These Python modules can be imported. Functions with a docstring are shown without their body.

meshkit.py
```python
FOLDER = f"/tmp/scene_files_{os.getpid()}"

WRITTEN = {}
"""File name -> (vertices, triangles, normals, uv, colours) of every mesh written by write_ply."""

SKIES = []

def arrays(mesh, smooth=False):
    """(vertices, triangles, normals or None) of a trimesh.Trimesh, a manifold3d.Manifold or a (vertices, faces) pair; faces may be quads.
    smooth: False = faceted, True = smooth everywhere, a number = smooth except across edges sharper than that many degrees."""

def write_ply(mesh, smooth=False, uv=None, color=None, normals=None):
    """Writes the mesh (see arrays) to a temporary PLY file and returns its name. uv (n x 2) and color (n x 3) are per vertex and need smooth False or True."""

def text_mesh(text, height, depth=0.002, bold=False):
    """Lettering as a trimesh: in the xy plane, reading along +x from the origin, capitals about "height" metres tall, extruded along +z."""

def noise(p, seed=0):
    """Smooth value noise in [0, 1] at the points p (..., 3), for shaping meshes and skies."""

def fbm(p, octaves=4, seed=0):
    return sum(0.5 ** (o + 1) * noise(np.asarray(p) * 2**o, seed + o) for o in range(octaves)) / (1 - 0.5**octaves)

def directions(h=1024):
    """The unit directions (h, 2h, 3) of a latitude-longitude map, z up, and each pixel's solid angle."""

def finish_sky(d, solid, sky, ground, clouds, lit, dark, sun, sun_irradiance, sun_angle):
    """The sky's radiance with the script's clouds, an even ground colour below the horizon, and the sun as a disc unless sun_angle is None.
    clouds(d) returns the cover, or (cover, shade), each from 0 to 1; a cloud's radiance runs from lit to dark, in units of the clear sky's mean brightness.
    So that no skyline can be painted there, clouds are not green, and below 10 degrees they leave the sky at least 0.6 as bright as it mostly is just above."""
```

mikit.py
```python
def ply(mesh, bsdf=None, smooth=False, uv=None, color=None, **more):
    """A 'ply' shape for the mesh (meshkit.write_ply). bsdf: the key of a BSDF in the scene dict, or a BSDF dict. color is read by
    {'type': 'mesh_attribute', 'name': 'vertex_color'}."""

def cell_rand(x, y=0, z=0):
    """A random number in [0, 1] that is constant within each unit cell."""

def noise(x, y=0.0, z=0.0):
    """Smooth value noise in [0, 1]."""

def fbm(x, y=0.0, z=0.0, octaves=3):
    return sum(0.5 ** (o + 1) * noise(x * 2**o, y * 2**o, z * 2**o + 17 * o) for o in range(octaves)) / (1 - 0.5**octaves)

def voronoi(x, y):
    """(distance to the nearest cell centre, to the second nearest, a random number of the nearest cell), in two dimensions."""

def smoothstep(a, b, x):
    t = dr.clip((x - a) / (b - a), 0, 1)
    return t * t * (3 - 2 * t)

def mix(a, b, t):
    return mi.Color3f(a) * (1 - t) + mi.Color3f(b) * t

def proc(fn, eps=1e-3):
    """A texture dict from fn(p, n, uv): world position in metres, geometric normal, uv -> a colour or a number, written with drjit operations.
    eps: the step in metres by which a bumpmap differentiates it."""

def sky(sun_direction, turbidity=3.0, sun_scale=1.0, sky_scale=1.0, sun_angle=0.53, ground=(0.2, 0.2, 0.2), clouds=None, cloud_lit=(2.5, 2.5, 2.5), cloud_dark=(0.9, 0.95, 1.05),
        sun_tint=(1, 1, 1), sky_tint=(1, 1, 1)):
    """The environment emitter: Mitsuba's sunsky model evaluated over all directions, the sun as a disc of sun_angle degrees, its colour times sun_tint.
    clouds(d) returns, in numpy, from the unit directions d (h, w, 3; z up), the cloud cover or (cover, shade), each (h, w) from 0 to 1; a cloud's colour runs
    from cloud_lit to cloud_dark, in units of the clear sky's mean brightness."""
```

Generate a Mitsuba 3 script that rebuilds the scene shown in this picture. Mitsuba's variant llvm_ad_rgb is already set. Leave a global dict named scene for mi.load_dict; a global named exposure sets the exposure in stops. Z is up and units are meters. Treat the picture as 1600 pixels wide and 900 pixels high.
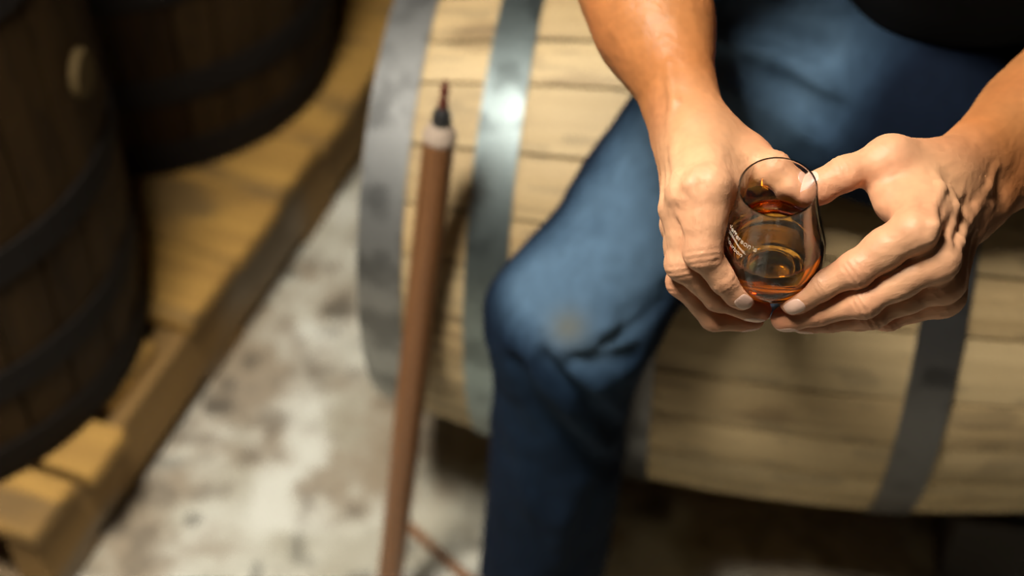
import math, numpy as np, trimesh, drjit as dr, mitsuba as mi, mikit, meshkit
from shapely.geometry import Point, box as sbox, Polygon
T = mi.ScalarTransform4f
rng = np.random.default_rng(7)
scene, labels = {}, {}
V3 = lambda *a: np.array(a, float)

# ------------------------------------------------------------------ camera, light, exposure
CAM = V3(0, 0, 1.55)
PITCH, ROLL, FPX = 0.789, 0.016, 2350.0
fwd = V3(0, math.cos(PITCH), -math.sin(PITCH))
down0 = np.cross(fwd, [1, 0, 0])
cdown = -math.sin(ROLL) * V3(1, 0, 0) + math.cos(ROLL) * down0
scene['camera'] = {'type': 'thinlens', 'fov': math.degrees(2 * math.atan(800 / FPX)), 'fov_axis': 'x',
                   'to_world': T().look_at(CAM.tolist(), (CAM + fwd).tolist(), (-cdown).tolist()),
                   'aperture_radius': 0.0085, 'focus_distance': 0.925, 'near_clip': 0.05, 'far_clip': 50.0}
exposure = 2.27
UNSEEN_LAMP_AISLE = dict(pos=V3(-0.48, 0.58, 2.55), half=(0.24, 0.24), hood=.24, power=(23.5, 21.6, 18.6))  # unseen lamp, placed to light the hands, barrel and aisle floor
UNSEEN_LAMP_REAR = dict(pos=V3(0.37, -0.62, 2.5), half=(0.16, 0.16), hood=.05, power=(.35, .32, .28))  # unseen lamp behind the camera, placed to light the barrel front

# ------------------------------------------------------------------ helpers
def numbered(key):
    if key not in scene and key not in labels and not any(k.startswith(key + '__') for k in scene): return key
    i = 1
    while f'{key}_{i:03d}' in scene or f'{key}_{i:03d}' in labels or any(k.startswith(f'{key}_{i:03d}__') for k in scene): i += 1
    return f'{key}_{i:03d}'

def thing(name, label, cat, group=None):
    key = numbered(name)
    labels[key] = {'label': label, 'category': cat}
    if group: labels[key]['group'] = group
    return key

def put(name, mesh, bsdf, parent=None, label=None, kind=None, **kw):
    key = (parent + '__' + name) if parent else name
    if parent:
        i, base = 0, key
        while key in scene: i += 1; key = f'{base}_{i:03d}'
    scene[key] = mikit.ply(mesh, bsdf, **kw)
    d = {}
    if label: d['label'] = label
    if kind: d['kind'] = kind
    if d: labels.setdefault(key, {}).update(d)
    return key

def grid_mesh(Pm, close_u=False, close_v=False):
    """(nu, nv, 3) points -> (verts, quads)"""
    nu, nv = Pm.shape[:2]
    i, j = np.meshgrid(np.arange(nu if close_u else nu - 1), np.arange(nv if close_v else nv - 1), indexing='ij')
    i2, j2 = (i + 1) % nu, (j + 1) % nv
    q = np.stack([i * nv + j, i2 * nv + j, i2 * nv + j2, i * nv + j2], -1).reshape(-1, 4)
    return Pm.reshape(-1, 3), q

def tri(v, q):
    q = np.asarray(q)
    return trimesh.Trimesh(v, np.vstack([q[:, [0, 1, 2]], q[:, [0, 2, 3]]]) if q.shape[1] == 4 else q, process=False)

def revolve(prof, n=64, close=False):
    """profile of (r, z), about +z"""
    p = np.asarray(prof, float); a = np.arange(n) * 2 * np.pi / n
    Pm = np.stack([np.cos(a)[:, None] * p[None, :, 0], np.sin(a)[:, None] * p[None, :, 0], np.broadcast_to(p[None, :, 1], (n, len(p)))], -1)
    v, q = grid_mesh(Pm, close_u=True, close_v=close)
    return tri(v, q)

def frame(o, x, y, z):
    m = np.eye(4); m[:3, 0], m[:3, 1], m[:3, 2], m[:3, 3] = x, y, z, o
    return m

def moved(mesh, m):
    mesh = mesh.copy(); mesh.apply_transform(m); return mesh

def unit(v): v = np.asarray(v, float); return v / np.linalg.norm(v)

def bevel_box(dx, dy, dz, b=0.004):
    import manifold3d as m3
    pts = []
    for sx in (-1, 1):
        for sy in (-1, 1):
            for sz in (-1, 1):
                x, y, z = sx * dx / 2, sy * dy / 2, sz * dz / 2
                pts += [(x - sx * b, y - sy * b, z), (x - sx * b, y, z - sz * b), (x, y - sy * b, z - sz * b)]
    return trimesh.convex.convex_hull(np.array(pts))

def tube(points, radii, n=10, cap=True):
    p = np.asarray(points, float); radii = np.broadcast_to(radii, (len(p),)).astype(float)
    t = np.gradient(p, axis=0); t /= np.linalg.norm(t, axis=1, keepdims=True)
    up = V3(0.31, 0.2, 0.93) if abs(t[0] @ V3(.31, .2, .93)) < .9 else V3(1, 0, 0)
    a = np.cross(t, up); a /= np.linalg.norm(a, axis=1, keepdims=True); b = np.cross(t, a)
    g = np.arange(n) * 2 * np.pi / n
    ring = p[:, None] + radii[:, None, None] * (np.cos(g)[None, :, None] * a[:, None] + np.sin(g)[None, :, None] * b[:, None])
    if cap:
        ring = np.concatenate([np.repeat(p[:1, None], n, 1), ring, np.repeat(p[-1:, None], n, 1)])
    v, q = grid_mesh(ring, close_v=True)
    m = tri(v, q[:, ::-1]); m.merge_vertices(); return m

# ------------------------------------------------------------------ materials
def lin(*c): return [((x / 255) / 12.92 if x / 255 <= .04045 else ((x / 255 + .055) / 1.055) ** 2.4) for x in c]
def principled(color, rough=.6, **kw):
    return {'type': 'twosided', 'b': {'type': 'principled', 'base_color': color if isinstance(color, dict) else {'type': 'rgb', 'value': list(color)}, 'roughness': rough, **kw}}

def floor_fn(p, n, uv):
    big = mikit.fbm(p.x * 3.1 + 4, p.y * 3.1, 0.0, 4)
    mid = mikit.fbm(p.x * 11, p.y * 11 + 3, 2.0, 3)
    pale = mikit.mix(mi.Color3f(.42, .40, .32), mi.Color3f(.60, .60, .52), mikit.smoothstep(.35, .7, mid))
    fine_ = mikit.fbm(p.x * 34 + 1, p.y * 34, 7.0, 3)
    stain = mikit.smoothstep(.42, .60, big * .50 + mid * .34 + fine_ * .17)
    pale = mikit.mix(pale, mi.Color3f(.70, .71, .64), mikit.smoothstep(.52, .75, mikit.fbm(p.x * 7, p.y * 7 + 9, 1.0, 3)))
    c = mikit.mix(pale, mikit.mix(mi.Color3f(.26, .195, .125), mi.Color3f(.15, .11, .07), mikit.smoothstep(.5, .75, fine_)), stain * .85)
    spot = mikit.smoothstep(.70, .85, mikit.fbm(p.x * 22, p.y * 22, 5.0, 2))
    return c * (1 - spot * .5)
scene['mat_floor'] = principled(mikit.proc(floor_fn), .75)

def stave_fn(light, dark, stain_c, amt):
    def fn(p, n, uv):
        sid = dr.floor(uv.y / 10.0)
        w = uv.y - sid * 10.0
        tone = mikit.cell_rand(sid, 3, 1)
        grain = mikit.fbm(uv.x * 7 + sid * 3.7, w * 220 + sid * 11, 0.0, 3)
        c = mikit.mix(mi.Color3f(light), mi.Color3f(light) * mi.Color3f(.56, .48, .37), tone * tone * 1.3 + .55 * (grain - .5))
        c = c * (.72 + .5 * mikit.fbm(uv.x * 5 + sid * 5.3, sid * 1.9, 2.0, 2))
        blotch = mikit.fbm(uv.x * 9 + 5, w * 40 + sid * 2.3, 3.0, 3)
        c = mikit.mix(c, mi.Color3f(dark), mikit.smoothstep(.60, .85, blotch) * amt * .7)
        blk = mikit.smoothstep(.68, .8, mikit.noise(uv.x * 23 + sid * 1.7, w * 90, 1.0))
        return mikit.mix(c, mi.Color3f(stain_c), blk * .3 * amt)
    return fn
scene['mat_oak'] = principled(mikit.proc(stave_fn((.58, .44, .24), (.17, .10, .042), (.05, .035, .025), .8)), .62)
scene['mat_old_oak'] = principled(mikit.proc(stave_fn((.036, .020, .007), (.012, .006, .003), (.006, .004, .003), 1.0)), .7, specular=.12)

def iron_fn(base):
    def fn(p, n, uv):
        f = mikit.fbm(p.x * 30, p.y * 30, p.z * 30, 3)
        return mikit.mix(mi.Color3f(base), mi.Color3f(base) * .55, mikit.smoothstep(.45, .7, f))
    return fn
scene['mat_hoop'] = principled(mikit.proc(iron_fn((.27, .33, .34))), .40, metallic=.95)
scene['mat_hoop_grey_shaded'] = principled(mikit.proc(iron_fn((.15, .15, .155))), .42, metallic=.9)  # bilge hoops: darker copy of the grey steel, shade put into the colour
scene['mat_hoop_end_lit'] = principled(mikit.proc(iron_fn((.38, .39, .39))), .52, metallic=.9)  # end hoops: lighter copy of the grey steel, highlight put into the colour
scene['mat_bung'] = principled([.07, .048, .02], .8, specular=.1)
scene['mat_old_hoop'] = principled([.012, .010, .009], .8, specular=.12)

def timber_fn(p, n, uv):
    g = mikit.fbm(uv.x * 6, uv.y * 120, 0.0, 3)
    k = mikit.fbm(uv.x * 5 + 9, uv.y * 14, 0.0, 3)
    c = mikit.mix(mi.Color3f(.47, .275, .065), mi.Color3f(.28, .15, .036), g)
    return mikit.mix(c, mi.Color3f(.10, .065, .03), mikit.smoothstep(.52, .75, k) * .7)
scene['mat_timber'] = principled(mikit.proc(timber_fn), .7)
def weathered_fn(p, n, uv):
    g = mikit.fbm(uv.x * 6, uv.y * 110, 0.0, 3)
    k = mikit.smoothstep(.5, .7, mikit.fbm(uv.x * 4 + 2, uv.y * 5, 3.0, 2))
    c = mikit.mix(mi.Color3f(.27, .155, .045), mi.Color3f(.14, .08, .026), g)
    return mikit.mix(c, mi.Color3f(.20, .18, .15), k * .7)
scene['mat_weathered'] = principled(mikit.proc(weathered_fn), .8)
scene['mat_dark_timber'] = principled([.022, .016, .012], .8)

def shaft_fn(p, n, uv):
    g = mikit.fbm(uv.x * 90, uv.y * 9, 0.0, 3)
    return mikit.mix(mi.Color3f(.29, .125, .045), mi.Color3f(.12, .050, .020), g)
scene['mat_shaft'] = principled(mikit.proc(shaft_fn), .38, clearcoat=.3)
scene['mat_pale'] = principled([.42, .33, .26], .6)
scene['mat_dark_metal'] = principled([.10, .10, .10], .4, metallic=.8)
scene['mat_copper_tip'] = principled([.22, .06, .04], .45, metallic=.5)

def wall_fn(p, n, uv):
    f = mikit.fbm(p.x * 2.3 + p.y * 1.7, p.z * 2.9, p.y, 4)
    return mikit.mix(mi.Color3f(.04, .034, .027), mi.Color3f(.016, .014, .011), f)
scene['mat_wall'] = principled(mikit.proc(wall_fn), .9)
scene['mat_lamp_housing'] = principled([.08, .08, .08], .5, metallic=.5)

SKIN = {'type': 'mesh_attribute', 'name': 'vertex_color'}
def skin_bump(p, n, uv):
    return mikit.fbm(p.x * 900, p.y * 900, p.z * 900, 2) * .6 + mikit.noise(p.x * 330 + 5, p.y * 330, p.z * 330) * .6
scene['mat_skin'] = {'type': 'twosided', 'b': {'type': 'bumpmap', 'arbitrary': mikit.proc(skin_bump, 2e-4), 'scale': 0.00032,
                     'bsdf': {'type': 'principled', 'base_color': SKIN, 'roughness': .5, 'specular': .38}}}
scene['mat_nail'] = principled([.72, .47, .365], .33, specular=.6)
scene['mat_cloth_color'] = {'type': 'twosided', 'b': {'type': 'principled', 'base_color': SKIN, 'roughness': .9, 'specular': .1}}
scene['mat_shirt'] = principled([.008, .008, .009], .9, specular=.1)
scene['mat_hair'] = principled([.05, .03, .02], .6)
scene['mat_boot'] = principled([.06, .035, .02], .5)
scene['mat_sole'] = principled([.02, .02, .02], .8)
scene['mat_eye'] = principled([.7, .7, .68], .2)
scene['mat_glass'] = {'type': 'dielectric', 'int_ior': 1.52, 'ext_ior': 1.0}
scene['mat_whisky_wall'] = {'type': 'dielectric', 'int_ior': 1.36, 'ext_ior': 1.52, 'specular_transmittance': {'type': 'rgb', 'value': [.97, .44, .07]}}
scene['mat_whisky_top'] = {'type': 'dielectric', 'int_ior': 1.36, 'ext_ior': 1.0}
scene['mat_engraving'] = principled([.62, .54, .45], .5)

# ------------------------------------------------------------------ room shell
def room():
    x0, x1, y0, y1, z1 = -2.6, 2.6, -2.2, 4.2, 3.0
    t = .12
    def b(lo, hi):
        lo, hi = V3(*lo), V3(*hi); m = trimesh.creation.box(extents=hi - lo); m.apply_translation((lo + hi) / 2); return m
    for nm, lo, hi, mat in (('floor', (x0, y0, -t), (x1, y1, 0), 'mat_floor'), ('ceiling', (x0, y0, z1), (x1, y1, z1 + t), 'mat_wall'),
                            ('wall_left', (x0 - t, y0, 0), (x0, y1, z1), 'mat_wall'), ('wall_right', (x1, y0, 0), (x1 + t, y1, z1), 'mat_wall'),
                            ('wall_back', (x0, y1, 0), (x1, y1 + t, z1), 'mat_wall'), ('wall_front', (x0, y0 - t, 0), (x1, y0, z1), 'mat_wall')):
        put(nm, b(lo, hi), mat, kind='structure')
    labels['floor']['label'] = 'mottled pale concrete floor with brown stains'
room()

def lamp(spec, label):
    k = thing('unseen_ceiling_lamp', label, 'lamp')
    hx, hy = spec['half']; p = spec['pos']
    hous = trimesh.creation.box(extents=(2 * hx + .06, 2 * hy + .06, .06)); hous.apply_translation(p + [0, 0, .036])
    put('housing', hous, 'mat_lamp_housing', k)
    for ax_, sg in ((0, -1), (0, 1), (1, -1), (1, 1)):  # hood keeps the unseen lamp's light off the walls and far floor
        ext = [.012, 2 * hy + .024, spec['hood']] if ax_ == 0 else [2 * hx, .012, spec['hood']]
        side_ = trimesh.creation.box(extents=ext); o = [0, 0, -spec['hood'] / 2 + .006]; o[ax_] = sg * ((hx, hy)[ax_] + .0065)
        side_.apply_translation(p + o); put('hood_panel', side_, 'mat_lamp_housing', k)
    for sx in (-1, 1):
        rod = tube([p + [sx * hx * .8, 0, .066], p + [sx * hx * .8, 0, 3.0 - p[2]]], .006, 8)
        put('hanging_rod', rod, 'mat_lamp_housing', k)
    Pm = p + np.array([[[-hx, -hy, 0], [-hx, hy, 0]], [[hx, -hy, 0], [hx, hy, 0]]])
    v, q = grid_mesh(Pm)
    m = tri(v, q)
    if m.face_normals[0, 2] > 0: m.faces = m.faces[:, ::-1]
    key = put('diffuser', m, 'mat_lamp_housing', k, label='glowing square diffuser')
    scene[key]['emitter'] = {'type': 'area', 'radiance': {'type': 'rgb', 'value': list(spec['power'])}}
lamp(UNSEEN_LAMP_AISLE, 'unseen square ceiling lamp above the aisle, placed to light the seated man and the pale barrel')
lamp(UNSEEN_LAMP_REAR, 'smaller unseen square lamp behind the camera, placed to light the barrel front')

# ------------------------------------------------------------------ barrels
def barrel(C, ax, up, L, rb, rh, n, hoops, mats, label, name, rounds=14, chime=.028, fine=4, seed=0, group=None, head_boards=6):
    """lying barrel: axis ax, each stave, hoop and head board a part"""
    R = np.random.default_rng(seed)
    ax, up = unit(ax), unit(up); side = np.cross(up, ax)
    k = thing(name, label, 'barrel', group)
    rad = lambda s: rb - (rb - rh) * (np.abs(s) / (L / 2)) ** 2
    w = 1 + .22 * (R.random(n) - .5) * 2; edges = np.concatenate([[0], np.cumsum(w)]) / w.sum() * 2 * np.pi
    s = np.linspace(-L / 2, L / 2, rounds + 1)
    for j in range(n):
        g = .0019 / rb
        a = np.linspace(edges[j] + g, edges[j + 1] - g, fine)
        lift = (R.random() - .5) * .0016
        ro = rad(s) + lift
        crown = np.zeros(fine); crown[[0, -1]] = -.0012
        out = (ro[:, None] + crown[None])
        inn = np.broadcast_to((rad(s) - .026)[:, None], (rounds + 1, 2))
        aa = np.concatenate([a, a[[-1, 0]]]); rr = np.concatenate([out, inn], 1)
        Pm = C + s[:, None, None] * ax + rr[..., None] * (np.cos(aa)[None, :, None] * side + np.sin(aa)[None, :, None] * up)
        v, q = grid_mesh(Pm, close_v=True)
        m_ = fine + 2
        caps = []
        for e, row in ((0, 0), (rounds, 1)):
            idx = e * m_ + np.arange(m_)
            for t_ in range(1, m_ - 1): caps.append([idx[0], idx[t_], idx[t_ + 1]][::-1 if row == 0 else 1])
        f = np.vstack([q[:, [0, 1, 2]], q[:, [0, 2, 3]], np.array(caps)])[:, ::-1]
        uvm = np.stack([np.repeat(s + L, m_), np.tile((aa - a[0]) * rb, rounds + 1) + 10.0 * (j + 1 + seed * 40) + .5], 1)
        put('stave', trimesh.Trimesh(v, f, process=False), mats[0], k, uv=uvm)
    for (c, wd, mat) in hoops:
        ss = np.linspace(c - wd / 2, c + wd / 2, 4)
        prof = [(rad(x) + .0030, x) for x in ss] + [(rad(x) - .001, x) for x in ss[::-1]]
        m = revolve(prof, 72, close=True)
        put('hoop', moved(m, frame(C, side, up, ax)), mat, k, smooth=40)
    for e in (-1, 1):
        rr = rad(L / 2) - .024
        wd = 2 * rr / head_boards
        for b in range(head_boards):
            y0 = -rr + b * wd
            poly = Point(0, 0).buffer(rr, 24).intersection(sbox(-rr, y0 + .0008, rr, y0 + wd - .0008))
            if poly.is_empty: continue
            m = trimesh.creation.extrude_polygon(poly, .02, engine='earcut')
            m.apply_translation([0, 0, -.01 + (R.random() - .5) * .001])
            uvm = np.stack([m.vertices[:, 0] + 1, m.vertices[:, 1] - y0 + 10.0 * (b + 50 + seed * 40 + (e + 1) * 10) + .5], 1)
            tilt = frame(C + e * (L / 2 - chime) * ax, side, up, ax)
            put('head_board', moved(m, tilt), mats[1], k, uv=uvm)
    return k, rad

BC, BYAW = V3(.329, 1.282, .374), -.193
BAX = V3(math.cos(BYAW), math.sin(BYAW), 0)
HOOPS = [(-.424, .050, 'mat_hoop_end_lit'), (-.308, .044, 'mat_hoop'), (-.152, .044, 'mat_hoop_grey_shaded'), (.135, .044, 'mat_hoop_grey_shaded'), (.308, .044, 'mat_hoop'), (.424, .050, 'mat_hoop_end_lit')]
main_barrel, main_rad = barrel(BC, BAX, V3(0, 0, 1), .90, .33, .268, 30, HOOPS, ('mat_oak', 'mat_oak'),
    'pale oak barrel with grey steel hoops lying on its side under the seated man', 'barrel', seed=1, fine=4)

# dark skid timbers under the barrel
def local(s, d, z): return BC * [1, 1, 0] + s * BAX + d * np.cross(V3(0, 0, 1), BAX) + V3(0, 0, z)
bn = np.cross(V3(0, 0, 1), BAX)
for s, lab in ((-.27, 'dark timber cradle block under the left end of the pale barrel'), (.27, 'dark timber cradle block under the right end of the pale barrel')):
    r = float(main_rad(.225)) + .0045
    y = np.linspace(-.22, .22, 23)
    top = np.minimum(BC[2] - np.sqrt(r * r - y * y), .13)
    poly = Polygon([(-.22, 0.0), *zip(y, top), (.22, 0.0)])
    m = trimesh.creation.extrude_polygon(poly, .09, engine='earcut'); m.apply_translation([0, 0, -.045])
    k = thing('cradle_block', lab, 'wood block', 'cradle blocks under the pale barrel')
    labels[k].pop('group')
    scene[k] = mikit.ply(moved(m, frame(local(s, 0, 0), bn, V3(0, 0, 1), np.cross(bn, V3(0, 0, 1)))), 'mat_dark_timber')

# ------------------------------------------------------------------ pallet with two dark upright barrels at the left
RP = V3(-.523, 1.054, 0); RR = unit(V3(.367, .930, 0)); RN = V3(RR[1], -RR[0], 0)
def board(a0, a1, n0, n1, z0, z1, b=.003, seed=0.0):
    m = bevel_box(a1 - a0, n1 - n0, z1 - z0, b)
    c = RP + RR * (a0 + a1) / 2 + RN * (n0 + n1) / 2 + V3(0, 0, (z0 + z1) / 2)
    L = m.vertices.copy()
    lng, crs = (L[:, 0], L[:, 1]) if a1 - a0 > n1 - n0 else (L[:, 1], L[:, 0])
    uvm = np.stack([lng + 3 + seed, crs + L[:, 2] * 1.3 + 2 + seed * 1.7], 1)
    return moved(m, frame(c, RR, -RN, V3(0, 0, 1))), uvm
pal = thing('pallet', 'yellowish timber pallet on the floor carrying the two dark upright barrels', 'pallet')
R_ = np.random.default_rng(5)
for i, (a0, wd, out, lift) in enumerate(((-.055, .085, -.004, .0), (.042, .078, .012, .0), (.150, .110, -.030, -.004), (.300, .125, -.004, .0), (.428, .120, .000, .001), (.552, .125, -.006, .0),
                                         (.682, .120, .002, .001), (.806, .125, -.004, .0), (.936, .120, .0, .0), (1.062, .120, -.006, .001))):
    m, uvm = board(a0, a0 + wd, -1.16, out, .128 + min(lift, 0), .150 + min(lift, 0), seed=i * 1.31)
    put('deck_board', m, 'mat_timber', pal, uv=uvm)
for i, n1 in enumerate((-.012, -.56, -1.10)):
    m, uvm = board(-.05, 1.175, n1 - .045, n1, .022, .1235, seed=20 + i)
    put('stringer', m, 'mat_weathered', pal, uv=uvm)
for i, a0 in enumerate((-.05, .33, .62, 1.07)):
    m, uvm = board(a0, a0 + .10, -1.15, -.012, 0, .022, seed=30 + i)
    put('bottom_board', m, 'mat_weathered', pal, uv=uvm)
DH = [(-.42, .05, 'mat_old_hoop'), (-.30, .042, 'mat_old_hoop'), (-.14, .042, 'mat_old_hoop'), (.14, .042, 'mat_old_hoop'), (.30, .042, 'mat_old_hoop'), (.42, .05, 'mat_old_hoop')]
for i, (cx, cy, lab) in enumerate(((-.757, 1.322, 'nearest dark old barrel standing upright on the pallet at the left edge'), (-.556, 1.905, 'second dark old barrel standing upright farther along the pallet, behind the nearest one'))):
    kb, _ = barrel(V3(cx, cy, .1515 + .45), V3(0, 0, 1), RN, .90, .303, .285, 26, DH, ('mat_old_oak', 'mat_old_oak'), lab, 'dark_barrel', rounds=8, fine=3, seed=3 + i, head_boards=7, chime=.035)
    if i == 0:
        d = unit(V3(-.458, 1.290, .584) - V3(cx, cy, .584)); x = V3(-d[1], d[0], 0)
        put('bung', moved(revolve([(0, -.02), (.026, -.02), (.028, .004), (.024, .010), (0, .010)], 24), frame(V3(cx, cy, .584) + d * .3015, x, V3(0, 0, 1), d)), 'mat_bung', kb, smooth=40, label='pale wooden bung')

# ------------------------------------------------------------------ leaning shaft
def shaft_thing():
    top, bot = V3(-.0650, 1.0880, .6569), V3(-.1565, .9966, 0)
    d = unit(top - bot); Lw = np.linalg.norm(top - bot)
    k = thing('leaning_pole', 'reddish brown wooden pole with metal tip leaning against the pale barrel', 'pole')
    x = unit(np.cross(d, [0, 1, 0])); y = np.cross(d, x)
    m = lambda prof, n=28: moved(revolve(prof, n), frame(bot, x, y, d))
    L = Lw
    sh = m([(0, .001), (.0145, .001), (.0153, .006), (.0153, L * .5), (.0152, L - .012), (.015, L - .004), (0, L - .004)])
    loc = (sh.vertices - bot)
    uvm = np.stack([np.arctan2(loc @ y, loc @ x) * .1, loc @ d], 1)
    put('shaft', sh, 'mat_shaft', k, uv=uvm)
    put('collar', m([(0, L - .004), (.0160, L - .004), (.0160, L + .003), (.011, L + .012), (0, L + .012)]), 'mat_pale', k, smooth=40, label='pale end collar')
    put('ferrule', m([(0, L + .012), (.0085, L + .012), (.0095, L + .016), (.0090, L + .024), (.0055, L + .030), (0, L + .030)]), 'mat_dark_metal', k, smooth=40, label='dark metal ferrule')
    put('tip', m([(0, L + .030), (.0035, L + .030), (.005, L + .036), (.003, L + .041), (.0046, L + .047), (.003, L + .055), (.001, L + .060), (0, L + .060)]), 'mat_copper_tip', k, smooth=40, label='thin reddish tip')
shaft_thing()
k = thing('dowel', 'thin reddish brown dowel lying on the floor beside the pole', 'stick')
scene[k] = mikit.ply(tube([V3(-.142, 1.125, .0062), V3(-.03, 1.005, .0062)], .006, 12), 'mat_shaft', uv=np.zeros((len(tube([V3(-.142, 1.125, .0062), V3(-.03, 1.005, .0062)], .006, 12).vertices), 2)))

#@@PERSON
# ------------------------------------------------------------------ signed distance modelling
def rc(P, a, b, ra, rb):
    a, b = np.asarray(a, float), np.asarray(b, float); ba = b - a
    t = np.clip(((P - a) @ ba) / max(ba @ ba, 1e-12), 0, 1)
    q = P - a - t[:, None] * ba
    return np.sqrt(np.einsum('ij,ij->i', q, q)) - (ra + t * (rb - ra))
def sph(P, c, r): q = P - np.asarray(c); return np.sqrt(np.einsum('ij,ij->i', q, q)) - r
def ell(P, c, r, M=None):
    q = P - np.asarray(c)
    if M is not None: q = q @ np.asarray(M).T
    r = np.asarray(r); k0 = np.linalg.norm(q / r, axis=1); k1 = np.linalg.norm(q / (r * r), axis=1)
    return k0 * (k0 - 1) / np.maximum(k1, 1e-9)
def smin(a, b, k):
    h = np.maximum(k - np.abs(a - b), 0) / k
    return np.minimum(a, b) - h * h * k * .25
def smax(a, b, k): return -smin(-a, -b, k)

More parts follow.
